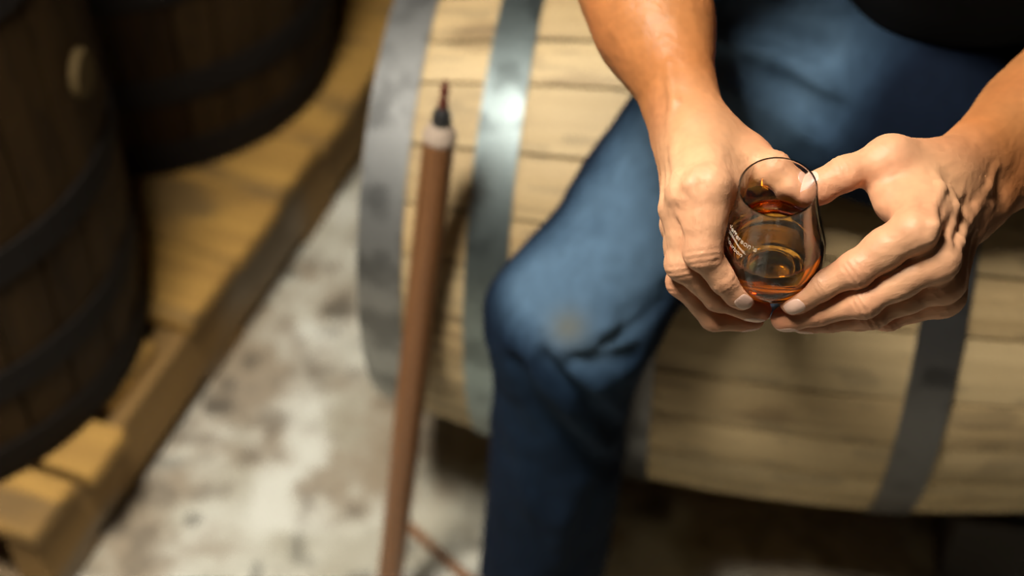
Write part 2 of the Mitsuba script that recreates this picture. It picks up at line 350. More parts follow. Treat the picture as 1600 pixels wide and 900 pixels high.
def mesh_sdf(F, lo, hi, h, margin=.004, newton=1):
    """naive surface nets of F(P) <= 0, evaluated only near the surface"""
    lo, hi = np.asarray(lo, float), np.asarray(hi, float)
    B = 6
    nb = np.ceil((hi - lo) / (h * B)).astype(int); n = nb * B + 1
    bi = np.stack(np.meshgrid(*[np.arange(x) for x in nb], indexing='ij'), -1).reshape(-1, 3)
    d = F(lo + (bi + .5) * B * h)
    near = np.abs(d) < .87 * B * h + margin
    sgn = np.where(d < 0, -1.0, 1.0).reshape(nb)
    D = np.ones(n, np.float32)
    D[:-1, :-1, :-1] = np.repeat(np.repeat(np.repeat(sgn, B, 0), B, 1), B, 2)
    need = np.zeros(n, bool)
    o = np.stack(np.meshgrid(*[np.arange(B + 1)] * 3, indexing='ij'), -1).reshape(-1, 3)
    idx = (bi[near][:, None] * B + o[None]).reshape(-1, 3)
    need[idx[:, 0], idx[:, 1], idx[:, 2]] = True
    ii = np.argwhere(need)
    out = np.empty(len(ii))
    for s in range(0, len(ii), 400000): out[s:s + 400000] = F(lo + ii[s:s + 400000] * h)
    D[need] = out
    S = D < 0
    c = [S[:-1, :-1, :-1], S[1:, :-1, :-1], S[:-1, 1:, :-1], S[1:, 1:, :-1], S[:-1, :-1, 1:], S[1:, :-1, 1:], S[:-1, 1:, 1:], S[1:, 1:, 1:]]
    cnt = sum(x.astype(np.int8) for x in c)
    act = (cnt > 0) & (cnt < 8)
    cells = np.argwhere(act)
    num = np.full(act.shape, -1, np.int64); num[act] = np.arange(len(cells))
    acc, m = np.zeros((len(cells), 3)), np.zeros(len(cells))
    corner = np.array([[i & 1, (i >> 1) & 1, (i >> 2) & 1] for i in range(8)])
    val = [D[cells[:, 0] + a, cells[:, 1] + b, cells[:, 2] + e].astype(float) for a, b, e in corner]
    for i in range(8):
        for bit in (1, 2, 4):
            if i & bit: continue
            j = i | bit
            x = (val[i] < 0) != (val[j] < 0)
            t = np.where(x, val[i] / np.where(x, val[i] - val[j], 1), 0)
            acc += np.where(x[:, None], corner[i] + t[:, None] * (corner[j] - corner[i]), 0); m += x
    V = lo + (cells + acc / m[:, None]) * h
    quads = []
    for ax_ in range(3):
        u, v = (ax_ + 1) % 3, (ax_ + 2) % 3
        sl0 = [slice(1, -1)] * 3; sl1 = [slice(1, -1)] * 3
        sl0[ax_], sl1[ax_] = slice(0, -1), slice(1, None)
        A_, B_ = S[tuple(sl0)], S[tuple(sl1)]
        e = np.argwhere(A_ != B_)
        if not len(e): continue
        inside = A_[tuple(e.T)]
        base = e + 1; base[:, ax_] -= 1
        du, dv = np.eye(3, dtype=int)[u], np.eye(3, dtype=int)[v]
        q = np.stack([num[tuple((base - a * du - b * dv).T)] for a, b in ((1, 1), (0, 1), (0, 0), (1, 0))], 1)
        q[~inside] = q[~inside][:, ::-1]
        quads.append(q)
    Q = np.vstack(quads); Q = Q[(Q >= 0).all(1)]
    for _ in range(newton):
        f0 = F(V); g = grad(F, V, h * .5)
        step = np.clip(f0 / np.maximum((g * g).sum(1), .25), -.6 * h, .6 * h)
        V = V - step[:, None] * g
    return V, np.vstack([Q[:, [0, 1, 2]], Q[:, [0, 2, 3]]])
def grad(F, V, e):
    D = np.array([[1, 1, 1], [1, -1, -1], [-1, 1, -1], [-1, -1, 1.0]])
    return sum(F(V + e * d)[:, None] * d for d in D) / (4 * e)
def project(F, P, it=6, off=0.0):
    P = np.asarray(P, float)
    for _ in range(it):
        g = grad(F, P, 5e-4); g /= np.maximum(np.linalg.norm(g, axis=1, keepdims=True), 1e-9)
        P = P - (F(P) - off)[:, None] * g
    return P

# ------------------------------------------------------------------ the seated man
#@@JOINTS
HR = dict(Wr=(0.1218, 0.7493, 0.9299), Wu=(0.1157, 0.7763, 0.9116), elbow=(.080, 1.018, .959),
    I=[(0.1199, 0.6866, 0.9451), (0.1162, 0.6605, 0.9136), (0.1306, 0.6553, 0.8943), (0.1433, 0.6542, 0.8805)],
    M=[(0.1086, 0.6900, 0.9330), (0.1062, 0.6690, 0.8952), (0.1301, 0.6633, 0.8698), (0.1560, 0.6585, 0.8637)],
    R=[(0.1052, 0.6929, 0.9176), (0.1084, 0.6759, 0.8725), (0.1289, 0.6679, 0.8462), (0.1549, 0.6673, 0.8456)],
    P=[(0.1076, 0.7027, 0.8949), (0.1141, 0.6957, 0.8527), (0.1270, 0.6865, 0.8365), (0.1406, 0.6826, 0.8354)],
    T=[(0.1280, 0.7544, 0.9208), (0.1529, 0.7349, 0.9226), (0.1662, 0.7178, 0.9296), (0.1825, 0.7055, 0.9202)],
    knuckle=-0.003, fat='I', extra=[(V3(0.1293, 0.6912, 0.9314), V3(0.1475, 0.7254, 0.9245), 0.01), (V3(0.1259, 0.6838, 0.9254), V3(0.1315, 0.6959, 0.9304), 0.009)],
    dorsal=dict(I=(-0.1423, -0.7884, 0.5985), M=(-0.3160, -0.9366, 0.1516), R=(-0.2161, -0.9710, -0.1022), P=(-0.2206, -0.9516, -0.2141), T=(0.3613, 0.0841, 0.9286)),
    nail=dict(I=(-0.2525, -0.8064, 0.5348), M=(-0.3148, -0.7402, -0.5942), R=(-0.2205, -0.6162, -0.7561), P=(-0.2171, -0.5356, -0.8161)))
HL = dict(Wr=(0.2771, 0.7286, 0.9136), Wu=(0.2983, 0.7248, 0.8816), elbow=(.468, .912, .869),
    I=[(0.2410, 0.6558, 0.9329), (0.2089, 0.6484, 0.9086), (0.1899, 0.6486, 0.8947), (0.1743, 0.6488, 0.8808)],
    M=[(0.2571, 0.6512, 0.9114), (0.2156, 0.6416, 0.8877), (0.1905, 0.6482, 0.8718), (0.1707, 0.6522, 0.8617)],
    R=[(0.2667, 0.6545, 0.8892), (0.2257, 0.6521, 0.8658), (0.2043, 0.6582, 0.8535), (0.1847, 0.6603, 0.8499)],
    P=[(0.2721, 0.6630, 0.8668), (0.2415, 0.6661, 0.8473), (0.2252, 0.6717, 0.8388), (0.2088, 0.6754, 0.8353)],
    T=[(0.2746, 0.7269, 0.9119), (0.2386, 0.7185, 0.9359), (0.2079, 0.7089, 0.9321), (0.1867, 0.7038, 0.9227)],
    knuckle=0.003, fat='', extra=[(V3(0.2324, 0.7195, 0.9256), V3(0.2364, 0.6911, 0.9228), 0.0115)],
    dorsal=dict(I=(0.0560, -0.8647, 0.4992), M=(0.0424, -0.9819, 0.1849), R=(0.0371, -0.9897, -0.1382), P=(0.0369, -0.9681, -0.2476), T=(-0.0882, 0.0755, 0.9932)),
    nail=dict(I=(0.0951, -0.8822, 0.4611), M=(0.1348, -0.7703, -0.6233), R=(0.0856, -0.7070, -0.7020), P=(0.0851, -0.6323, -0.7701)))
#@@ENDJOINTS
HAND_H = 0.00115
RAD = dict(I=(.0125, .0107, .0096, .0087), M=(.0125, .0101, .0090, .0080), R=(.0115, .0092, .0082, .0073), P=(.0105, .0082, .0073, .0066), T=(.0135, .0122, .0114, .0096))
GAX = unit(V3(-.077, -.150, .986)); RIM = V3(.1578, .6658, .9625); GH = .112; GB = RIM - GAX * GH
gx = unit(np.cross([0, 1, 0], GAX)); gy = np.cross(GAX, gx); GM = frame(GB, gx, gy, GAX)
def spline(pts, n):
    from scipy.interpolate import PchipInterpolator
    p = np.array(pts, float); t = np.concatenate([[0], np.cumsum(np.linalg.norm(np.diff(p, axis=0), axis=1))])
    tt = np.linspace(0, t[-1], n); return np.stack([PchipInterpolator(t, p[:, 0])(tt), PchipInterpolator(t, p[:, 1])(tt)], 1)
OUT = [(.0195, .0015), (.0200, .003), (.0195, .006), (.0150, .0115), (.0140, .015), (.0175, .0200), (.0250, .0265), (.0305, .0350), (.0328, .0450), (.0322, .0550), (.0298, .0680), (.0270, .0810), (.0248, .0950), (.0232, .1090)]
INN = [(.0004, .0225), (.0090, .0228), (.0160, .0250), (.0235, .0305), (.0290, .0380), (.0316, .0460), (.0312, .0550), (.0288, .0680), (.0261, .0810), (.0239, .0950), (.0224, .1090)]
outp, innp = spline(OUT, 72), spline(INN, 90)
def glass_sdf(P):
    q = P - GB; t = q @ GAX; r = np.linalg.norm(q - t[:, None] * GAX, axis=1)
    d = (r - np.interp(t, outp[:, 1], outp[:, 0])) * .9
    return np.where((t > -.004) & (t < GH + .003), d, np.maximum(d, np.maximum(-t, t - GH)))
#@@DETAIL
VEINS = [
    ('L', [(0.2638, 0.7067, 0.9380), (0.2646, 0.6904, 0.9365), (0.2523, 0.6644, 0.9414), (0.2508, 0.6494, 0.9428), (0.2488, 0.6436, 0.9369)], 0.0017, 0.001),
    ('L', [(0.2721, 0.6946, 0.9306), (0.2742, 0.6835, 0.9257), (0.2692, 0.6711, 0.9234), (0.2616, 0.6521, 0.9254), (0.2579, 0.6439, 0.9238)], 0.0017, 0.001),
    ('L', [(0.3015, 0.7074, 0.9068), (0.2871, 0.6896, 0.9059), (0.2745, 0.6637, 0.9162), (0.2642, 0.6434, 0.9220)], 0.0018, 0.001),
    ('L', [(0.3146, 0.7341, 0.9135), (0.3052, 0.7180, 0.9125), (0.2928, 0.7000, 0.9093), (0.2852, 0.6864, 0.9078)], 0.0017, 0.0011),
    ('R', [(0.1041, 0.7931, 0.9560), (0.1057, 0.7629, 0.9482), (0.1003, 0.7461, 0.9409)], 0.0021, 0.0008),
    ('R', [(0.1026, 0.7357, 0.9415), (0.1024, 0.7226, 0.9394), (0.1014, 0.6961, 0.9438), (0.0982, 0.6826, 0.9377)], 0.0017, 0.001),
    ('R', [(0.1110, 0.6909, 0.9548), (0.1063, 0.6817, 0.9486), (0.1039, 0.6783, 0.9403), (0.1035, 0.6743, 0.9303), (0.1049, 0.6665, 0.9270)], 0.0012, 0.0011),
]
#@@ENDDETAIL

def make_hand(H, veins=()):
    H = {k: (v if k in ('extra', 'knuckle', 'fat') else [V3(*p) for p in v] if isinstance(v, list) else {a: unit(b) for a, b in v.items()} if isinstance(v, dict) else V3(*v)) for k, v in H.items()}
    Wr, Wu, E = H['Wr'], H['Wu'], H['elbow']
    Wc = (Wr + Wu) / 2; fa = unit(E - Wc)
    rad_dir = unit(Wr - Wu)
    fing = 'IMRP'
    mc = [Wr * (1 - t) + Wu * t - fa * .012 for t in (.12, .38, .62, .88)]
    palm_n = unit(np.cross(H['I'][0] - Wc, H['P'][0] - Wc))          # palm normal, made to point dorsally
    if palm_n @ H['dorsal']['I'] < 0: palm_n = -palm_n
    H['n'] = palm_n
    dors = {}
    for f in 'IMRPT':
        dors[f] = []
        for j in (1, 2):
            u = unit(H[f][j + 1] - H[f][j - 1]); d = H['dorsal'][f] - (H['dorsal'][f] @ u) * u
            dors[f].append(unit(d))
    H['dors'] = dors
    creases = []
    for f in 'IMRPT':
        for j, rj in ((1, RAD[f][1]), (2, RAD[f][2])):
            if f == 'T' and j == 1: continue
            c, d = H[f][j], dors[f][j - 1]; u = unit(H[f][j + 1] - H[f][j - 1]); w = np.cross(u, d)
            offs = ((-.0035, .7), (0, 1), (.0035, .8)) if j == 1 or f == 'T' else ((-.0012, .9), (.0016, .7))
            for o, amp in offs:
                pts = [c + u * (o + .0012 * abs(s)) + rj * (math.cos(s * .85) * d + math.sin(s * .85) * w) for s in np.linspace(-1, 1, 4)]
                creases.append((np.array(pts), amp * .00048, .0011))
    def arm(P):
        d = rc(P, Wr, E + rad_dir * .012, .0185, .037)
        d = smin(d, rc(P, Wu, E - rad_dir * .012, .0165, .036), .03)
        d = smin(d, rc(P, Wc + (E - Wc) * .42 + palm_n * .004, Wc + (E - Wc) * .85, .030, .041), .05)
        d = smin(d, rc(P, Wr, Wu, .0185, .0170), .012)
        d = smin(d, sph(P, Wu + palm_n * .006 + fa * .016, .0125), .012)        # ulna head
        return d
    def palm(P):
        d = None
        for f, c, r0, r1 in zip(fing, mc, (.0165, .0165, .016, .0155), (.0122, .0120, .0115, .0108)):
            x = rc(P, c, H[f][0] - palm_n * .0015, r0, r1)
            d = x if d is None else smin(d, x, .012)
        for a, b in zip('IMR', 'MRP'):
            d = smin(d, rc(P, H[a][0] * .82 + mc[fing.index(a)] * .18 - palm_n * .003, H[b][0] * .82 + mc[fing.index(b)] * .18 - palm_n * .003, .0098, .0095), .008)
        # thumb metacarpal, thenar, web
        T_ = H['T']
        d = smin(d, rc(P, T_[0], T_[1], .0150, .0125), .014)
        d = smin(d, rc(P, mc[1] - palm_n * .012, T_[0] * .45 + T_[1] * .55 - palm_n * .004, .016, .0125), .016)
        d = smin(d, rc(P, T_[0] * .42 + T_[1] * .58, mc[0] * .45 + H['I'][0] * .55, .0075, .0085), .020)
        d = smin(d, rc(P, T_[0] * .25 + T_[1] * .75, mc[0] * .28 + H['I'][0] * .72, .0042, .0060), .014)
        d = smin(d, rc(P, mc[3] - palm_n * .010, H['P'][0] * .7 + mc[3] * .3 - palm_n * .008, .0125, .0105), .015)   # hypothenar
        for f, c in zip(fing, mc):                                       # extensor tendons and knuckles
            k0, k1 = c * .75 + H[f][0] * .25 + palm_n * .0152, H[f][0] + palm_n * .0098
            d = smin(d, rc(P, k0, k1, .0012, .0026), .0075)
            d = smin(d, sph(P, H[f][0] + palm_n * H.get('knuckle', .003), .0095), .010)
        for a, b, r in H.get('extra', ()): d = smin(d, rc(P, a, b, r, r), .012)
        return d
    def fingers(P):
        d = None
        for f in fing:
            q, r = H[f], RAD[f]
            x = rc(P, q[0], q[1], r[0] * .92, r[1] * .95)
            if f in H.get('fat', ''): x = smin(x, rc(P, q[0] * .75 + q[1] * .25, q[0] * .2 + q[1] * .8, .0118, .0112), .006)
            x = smin(x, rc(P, q[1], q[2], r[1] * .95, r[2] * .95), .004)
            x = smin(x, rc(P, q[2], q[3], r[2] * .97, r[3]), .003)
            x = smin(x, sph(P, q[1] + dors[f][0] * .0008, r[1] * .94), .006)
            x = smin(x, sph(P, (q[0] + q[1]) / 2 - dors[f][0] * .003, r[1] * .98), .010)
            x = smin(x, sph(P, q[3] * .75 + q[2] * .25 - dors[f][1] * .0014, r[3] * .97), .005)
            d = x if d is None else smin(d, x, .0016)
        return d
    def thumb(P):
        q, r = H['T'], RAD['T']
        x = rc(P, q[1], q[2], r[1] * .96, r[2] * .94)
        x = smin(x, rc(P, q[2], q[3], r[2] * .98, r[3]), .004)
        x = smin(x, sph(P, q[1] + dors['T'][0] * .001, r[1] * 1.02), .008)
        x = smin(x, ell_seg(P, q[2], q[3], dors['T'][1], r[3]), .005)
        return x
    def ell_seg(P, a, b, n, r): return sph(P, a * .3 + b * .7 - n * .0015, r * 1.06)
    def base(P):
        d = smin(arm(P), palm(P), .018)
        d = smin(d, fingers(P), .006)
        return smin(d, thumb(P), .008)
    def full(P):
        d = base(P)
        for pts, r in veins:
            for a, b in zip(pts[:-1], pts[1:]):
                d = smin(d, rc(P, a, b, r, r), .0060)
        near = np.abs(d) < .006
        if near.any():
            Q = P[near]; dd = d[near]
            for pts, amp, wd in creases:
                dist = None
                for a, b in zip(pts[:-1], pts[1:]):
                    x = rc(Q, a, b, 0, 0); dist = x if dist is None else np.minimum(dist, x)
                dd = dd + amp * np.exp(-(dist / wd) ** 2)
            nz = meshkit.noise(Q * 260, 3) * .00035 + meshkit.noise(Q * 90, 4) * .0008
            d = d.copy(); d[near] = dd + nz - .0005
        return smax(d, -(glass_sdf(P) - .0003), .002)
    creases = [(project(base, pts, 4), a_, w_) for pts, a_, w_ in creases]
    H['base'], H['full'] = base, full
    allp = np.array([Wr, Wu, E] + [p for f in 'IMRPT' for p in H[f]])
    H['lo'], H['hi'] = allp.min(0) - .055, allp.max(0) + .055
    return H

def resolve(H0, lines):
    H = make_hand(H0)
    vs = []
    for pts, r, sink in lines:
        deep = np.full(len(pts), sink); deep[[0, -1]] = r + .0012
        vs.append((project(H['base'], pts, off=-deep), r))
    return make_hand(H0, vs)

VR, VL = [v for v in VEINS if v[0] == 'R'], [v for v in VEINS if v[0] == 'L']
HANDS = {'R': resolve(HR, [(v[1], v[2], v[3]) for v in VR]), 'L': resolve(HL, [(v[1], v[2], v[3]) for v in VL])}

def barrel_sdf(P):
    q = P - BC; s = q @ BAX; rr = np.linalg.norm(q - s[:, None] * BAX, axis=1)
    return np.maximum(rr - (np.where(np.abs(s) < .45, .33 - .062 * (s / .45) ** 2, .268) + .004), np.abs(s) - .454)
SH = {'R': V3(.195, 1.05, 1.22), 'L': V3(.565, 1.00, 1.17)}
PELV, CHEST, NECK = V3(.405, 1.175, .82), V3(.385, 1.04, 1.07), V3(.38, .99, 1.265)
HEAD = V3(.36, .895, 1.40)
hf = unit(V3(-.25, -.78, -.45)); hu = unit(V3(0, 0, 1) - hf[2] * hf); hs = np.cross(hf, hu)   # face, up, side
LEGS = {'R': (V3(.315, 1.175, .79), V3(.052, .955, .545), V3(.030, .985, .09)), 'L': (V3(.485, 1.145, .765), V3(.875, 1.0, .56), V3(.90, 1.04, .09))}

def hd(a, b, c): return HEAD + a * hs + b * hf + c * hu
def body_sdf(P):
    d = rc(P, PELV, CHEST, .100, .118)
    d = smin(d, rc(P, SH['R'] * .8 + SH['L'] * .2 - V3(0, 0, .03), SH['L'] * .8 + SH['R'] * .2 - V3(0, 0, .03), .075, .075), .12)
    d = smin(d, rc(P, CHEST + V3(0, 0, .1), NECK, .09, .058), .06)
    d = smin(d, rc(P, NECK, HEAD - .03 * hu, .058, .056), .03)
    for s in 'RL':
        d = smin(d, rc(P, SH[s], HANDS[s]['elbow'], .054, .043), .035)
        hip, kn, an = LEGS[s]
        d = smin(d, rc(P, hip, kn, .072, .052), .03); d = smin(d, rc(P, kn, an, .050, .034), .02)
    return smax(d, -(barrel_sdf(P) - .008), .004)
def head_sdf(P):
    M = np.array([hs, hf, hu])
    d = ell(P, hd(0, -.012, .035), (.076, .096, .088), M)
    d = smin(d, ell(P, hd(0, .025, -.025), (.058, .066, .082), M), .03)
    d = smin(d, ell(P, hd(0, .052, -.075), (.036, .034, .028), M), .03)
    d = smin(d, rc(P, hd(0, .086, .022), hd(0, .108, -.018), .009, .0125), .012)
    d = smin(d, rc(P, hd(-.012, .093, -.020), hd(.012, .093, -.020), .009, .009), .006)
    d = smin(d, rc(P, hd(-.03, .084, .035), hd(.03, .084, .035), .009, .009), .012)
    for s in (-1, 1):
        d = smax(d, -sph(P, hd(s * .031, .100, .012), .016), .012)
        d = smin(d, ell(P, hd(s * .077, -.008, .0), (.009, .020, .032), M), .008)
        d = smax(d, -ell(P, hd(s * .088, .0, .0), (.006, .010, .018), M), .004)
        d = smin(d, sph(P, hd(s * .031, .078, .012), .0145), .002)
    d = smin(d, rc(P, hd(-.017, .088, -.046), hd(.017, .088, -.046), .0055, .0055), .006)
    d = smin(d, rc(P, hd(-.014, .087, -.055), hd(.014, .087, -.055), .0065, .0065), .006)
    d = smax(d, -rc(P, hd(-.022, .096, -.0505), hd(.022, .096, -.0505), .0012, .0012), .003)
    d = smin(d, rc(P, NECK, hd(0, -.02, -.04), .058, .056), .03)
    return d

def skin_color(V):
    c = np.array([.60, .345, .195]) * np.ones((len(V), 1))
    tan = np.zeros(len(V)); red = np.zeros(len(V))
    for s in 'RL':
        H = HANDS[s]; Wc = (H['Wr'] + H['Wu']) / 2; u = unit(H['elbow'] - Wc)
        t = (V - Wc) @ u
        tan = np.maximum(tan, np.clip((t + .055) / .09, 0, 1) * (np.abs(t) < .34) * (np.linalg.norm(V - Wc - t[:, None] * u, axis=1) < .08))
        for f in 'IMRPT':
            for j, (amp, w) in enumerate(((.25, .012), (.75, .009), (.45, .008), (.65, .010))):
                red = np.maximum(red, amp * np.exp(-(np.linalg.norm(V - H[f][j], axis=1) / w / 1.25) ** 2))
    hd_ = np.minimum(*[np.linalg.norm(V - (HANDS[s]['Wr'] + HANDS[s]['I'][1]) / 2, axis=1) for s in 'RL'])
    tan = np.maximum(tan, np.clip((hd_ - .075) / .08, 0, 1))
    pale, tanned, reddish = np.array([.63, .335, .185]), np.array([.41, .160, .053]), np.array([.58, .215, .125])
    c = pale * (1 - tan[:, None]) + tanned * tan[:, None]
    c = c * (1 - red[:, None]) + reddish * red[:, None]
    n1 = meshkit.fbm(V * 55, 3, 5)[:, None]; n2 = meshkit.fbm(V * 230, 2, 8)[:, None]; n3 = meshkit.noise(V * 30, 9)[:, None]
    c = c * (.84 + .32 * n1) * (.93 + .14 * n2)
    c = c * (1 + (n3 - .5) * np.array([.02, -.14, -.16]))
    return np.clip(c, 0, 1)

def union(parts):
    import manifold3d as m3
    try:
        ms = [m3.Manifold(m3.Mesh(np.asarray(v, np.float32), np.asarray(f, np.uint32))) for v, f in parts]
        if any(m.status() != m3.Error.NoError for m in ms): raise ValueError([m.status() for m in ms])
        r = ms[0]
        for m in ms[1:]: r = r + m
        o = r.to_mesh(); return np.asarray(o.vert_properties[:, :3], float), np.asarray(o.tri_verts)
    except Exception as e:
        print('union fell back:', e)
        at = np.cumsum([0] + [len(v) for v, _ in parts])
        return np.vstack([v for v, _ in parts]), np.vstack([f + a for (_, f), a in zip(parts, at)])

person = thing('person', 'seated person in blue jeans and black shirt, holding a small whisky glass in both hands', 'person')
arms = [mesh_sdf(HANDS[s]['full'], HANDS[s]['lo'], HANDS[s]['hi'], HAND_H) for s in 'RL']
def manifold_mesh(F, lo, hi, h):
    import manifold3d as m3
    for k in (1, .97, 1.03, .94, 1.06, .9, 1.1):
        v, f = mesh_sdf(F, lo, hi, h * k)
        if m3.Manifold(m3.Mesh(np.asarray(v, np.float32), np.asarray(f, np.uint32))).status() == m3.Error.NoError: break
    return v, f
bv = manifold_mesh(body_sdf, (-.1, .72, .0), (1.02, 1.4, 1.56), .006)
hv = manifold_mesh(head_sdf, HEAD - [.16, .16, .24], HEAD + [.16, .24, .16], .0035)
bodyV, bodyF = union(arms + [bv, hv])
put('body', (bodyV, bodyF), 'mat_skin', person, smooth=True, color=skin_color(bodyV), label='bare tanned forearms, hands and head')

def nail(H, f, ln, wd):
    q, r = H[f], RAD[f]; n = H['dors'][f][1] if f != 'T' else H['dors'][f][1]
    n = H['nail'].get(f, H['dorsal'][f]); u = unit(q[3] - q[2]); n = unit(n - (n @ u) * u); w = np.cross(u, n)
    a, b = np.meshgrid(np.linspace(-1, 1, 13), np.linspace(0, 1, 13), indexing='ij')
    half = wd / 2 * (1 - .16 * (1 - b) ** 3 * 1.2) * np.sqrt(np.clip(1 - np.clip((.22 - b) / .22, 0, 1) ** 2 * .55, 0, 1)) * (1 - .25 * np.clip((b - .78) / .22, 0, 1) ** 2)
    along = (b - .5) * ln - .10 * ln * (1 - a ** 2) * (b < .3) * (.3 - b) / .3 + .10 * ln * (1 - a ** 2) * np.clip((b - .7) / .3, 0, 1)
    ang = a * half / r[3]
    rr = r[3] + .004
    c = q[3] - u * .0012
    P = c + along[..., None] * u + rr * (np.cos(ang)[..., None] * n + np.sin(ang)[..., None] * w)
    top = P.reshape(-1, 3)
    F = H['full']
    din = -(np.cos(ang)[..., None] * n + np.sin(ang)[..., None] * w).reshape(-1, 3)
    for _ in range(14): top = top + din * np.clip(F(top) - .00022, -.002, .002)[:, None]
    G = top.reshape(13, 13, 3)
    from scipy.ndimage import gaussian_filter
    G = np.stack([gaussian_filter(G[..., k_], 1.2, mode='nearest') for k_ in range(3)], -1)
    edge = np.maximum(np.abs(a), np.abs(2 * b - 1)) > .99
    G = G - din.reshape(13, 13, 3) * 1e-4
    rim = G + din.reshape(13, 13, 3) * .0012
    G = np.where(edge[..., None], G + din.reshape(13, 13, 3) * .0003, G)
    v1, q1 = grid_mesh(G); q2 = q1[:, ::-1] + len(v1)
    ring = [(i, 0) for i in range(13)] + [(12, j) for j in range(1, 13)] + [(i, 12) for i in range(11, -1, -1)] + [(0, j) for j in range(11, 0, -1)]
    ids = np.array([i * 13 + j for i, j in ring]); nx = np.roll(ids, -1)
    q3 = np.stack([ids, ids + len(v1), nx + len(v1), nx], 1)
    m = tri(np.vstack([v1, rim.reshape(-1, 3)]), np.vstack([q1, q2, q3]))
    if (m.face_normals[0] @ n) < 0: m.faces = m.faces[:, ::-1]
    return m
for s in 'RL':
    for f, ln, wd in (('I', .0125, .0118), ('M', .0125, .0118), ('R', .0118, .0112), ('P', .0100, .0092), ('T', .0150, .0140)):
        put('fingernail', nail(HANDS[s], f, ln, wd), 'mat_nail', person, smooth=40)

# ---- clothes
def jeans_base(P):
    d = ell(P, PELV + V3(0, .015, -.005), (.185, .135, .13))
    d = smin(d, ell(P, V3(.385, 1.075, .705), (.17, .11, .105)), .05)
    for s in 'RL':
        hip, kn, an = LEGS[s]
        x = rc(P, hip, kn, .095, .070)
        x = smin(x, rc(P, kn, an, .0655, .073), .05)
        x = smin(x, sph(P, kn + V3(0, -.006, .006), .066), .02)
        d = smin(d, x, .045)
    d = smax(d, -(P[:, 2] - .085), .004)
    return d
#@@FOLDS
FOLDS = [
    ([(0.0029, 0.8902, 0.5551), (0.0281, 0.8890, 0.4871), (0.0697, 0.9001, 0.4148), (0.1008, 0.9305, 0.3532)], -0.01, 0.011),
    ([(0.0308, 0.8807, 0.5742), (0.0659, 0.8762, 0.5263), (0.0975, 0.9188, 0.4231)], -0.009, 0.01),
    ([(0.0153, 0.8867, 0.5729), (0.0469, 0.8800, 0.5064), (0.0868, 0.9096, 0.4132)], 0.009, 0.009),
    ([(0.0397, 0.8811, 0.5801), (0.0717, 0.8754, 0.5419), (0.1007, 0.9161, 0.4623)], 0.008, 0.009),
    ([(0.0520, 0.8782, 0.5756), (0.0774, 0.8804, 0.5693), (0.1068, 0.8952, 0.5606)], -0.008, 0.009),
    ([(0.0835, 0.8894, 0.5850), (0.1120, 0.9085, 0.5884), (0.1358, 0.9282, 0.5943)], -0.006, 0.008),
    ([(0.0962, 0.9053, 0.6003), (0.1206, 0.9211, 0.6035), (0.1412, 0.9349, 0.6083)], -0.006, 0.008),
    ([(0.0773, 0.8942, 0.5963), (0.1031, 0.9092, 0.6001), (0.1294, 0.9272, 0.6052)], 0.004, 0.008),
    ([(0.1760, 1.0733, 0.7723), (0.2115, 1.0493, 0.7769), (0.2431, 1.0334, 0.7733), (0.2704, 1.0166, 0.7652)], 0.008, 0.012),
    ([(0.1801, 1.0549, 0.7660), (0.2163, 1.0348, 0.7654), (0.2478, 1.0188, 0.7579), (0.2788, 1.0018, 0.7500)], -0.006, 0.01),
    ([(0.2015, 1.0356, 0.7609), (0.2384, 1.0175, 0.7522), (0.2714, 0.9975, 0.7356)], -0.009, 0.011),
    ([(0.1896, 1.0291, 0.7511), (0.2298, 1.0117, 0.7397), (0.2600, 0.9974, 0.7226)], 0.005, 0.012),
    ([(0.1823, 1.0884, 0.7823), (0.2224, 1.0608, 0.7911), (0.2635, 1.0375, 0.7839)], -0.008, 0.012),
    ([(-0.0079, 0.9225, 0.4575), (0.0048, 0.9097, 0.3954), (0.0157, 0.9053, 0.3181)], 0.004, 0.012),
    ([(0.0596, 0.9000, 0.3660), (0.0480, 0.9017, 0.3005), (0.0425, 0.9058, 0.2153)], 0.004, 0.014),
    ([(0.0793, 0.9092, 0.3535), (0.0648, 0.9071, 0.2816), (0.0598, 0.9105, 0.2020)], -0.004, 0.012),
    ([(-0.0009, 0.8973, 0.5700), (0.0271, 0.8900, 0.5897), (0.0548, 0.8839, 0.5875)], 0.004, 0.015),
]
#@@ENDFOLDS
def poly_dist(P, pts):
    d = None
    for a, b in zip(pts[:-1], pts[1:]):
        x = rc(P, a, b, 0, 0); d = x if d is None else np.minimum(d, x)
    return d
def jeans_sdf(P):
    d = jeans_base(P)
    near = np.abs(d) < .03
    Q = P[near]; dd = d[near]
    for pts, amp, wd in FOLDS:
        dd = dd - amp * np.exp(-(poly_dist(Q, np.asarray(pts, float)) / wd) ** 2)
    for s in 'RL':
        hip, kn, an = LEGS[s]
        u = unit(kn - an); t = (Q - an) @ u
        low = np.clip(1 - (t - .02) / .38, 0, 1) * (np.linalg.norm(Q - an - t[:, None] * u, axis=1) < .12)
        dd = dd - low * .006 * (meshkit.fbm(Q * [22, 22, 7] + 3, 2, 11) - .5) * 2
    dd = dd - .006 * (meshkit.fbm(Q * 13 + 1, 3, 12) - .5) * 2
    d = d.copy(); d[near] = dd
    return smax(d, -barrel_sdf(P), .006)
jv, jf = mesh_sdf(jeans_sdf, (-.08, .82, .06), (1.02, 1.40, 1.0), .0042)
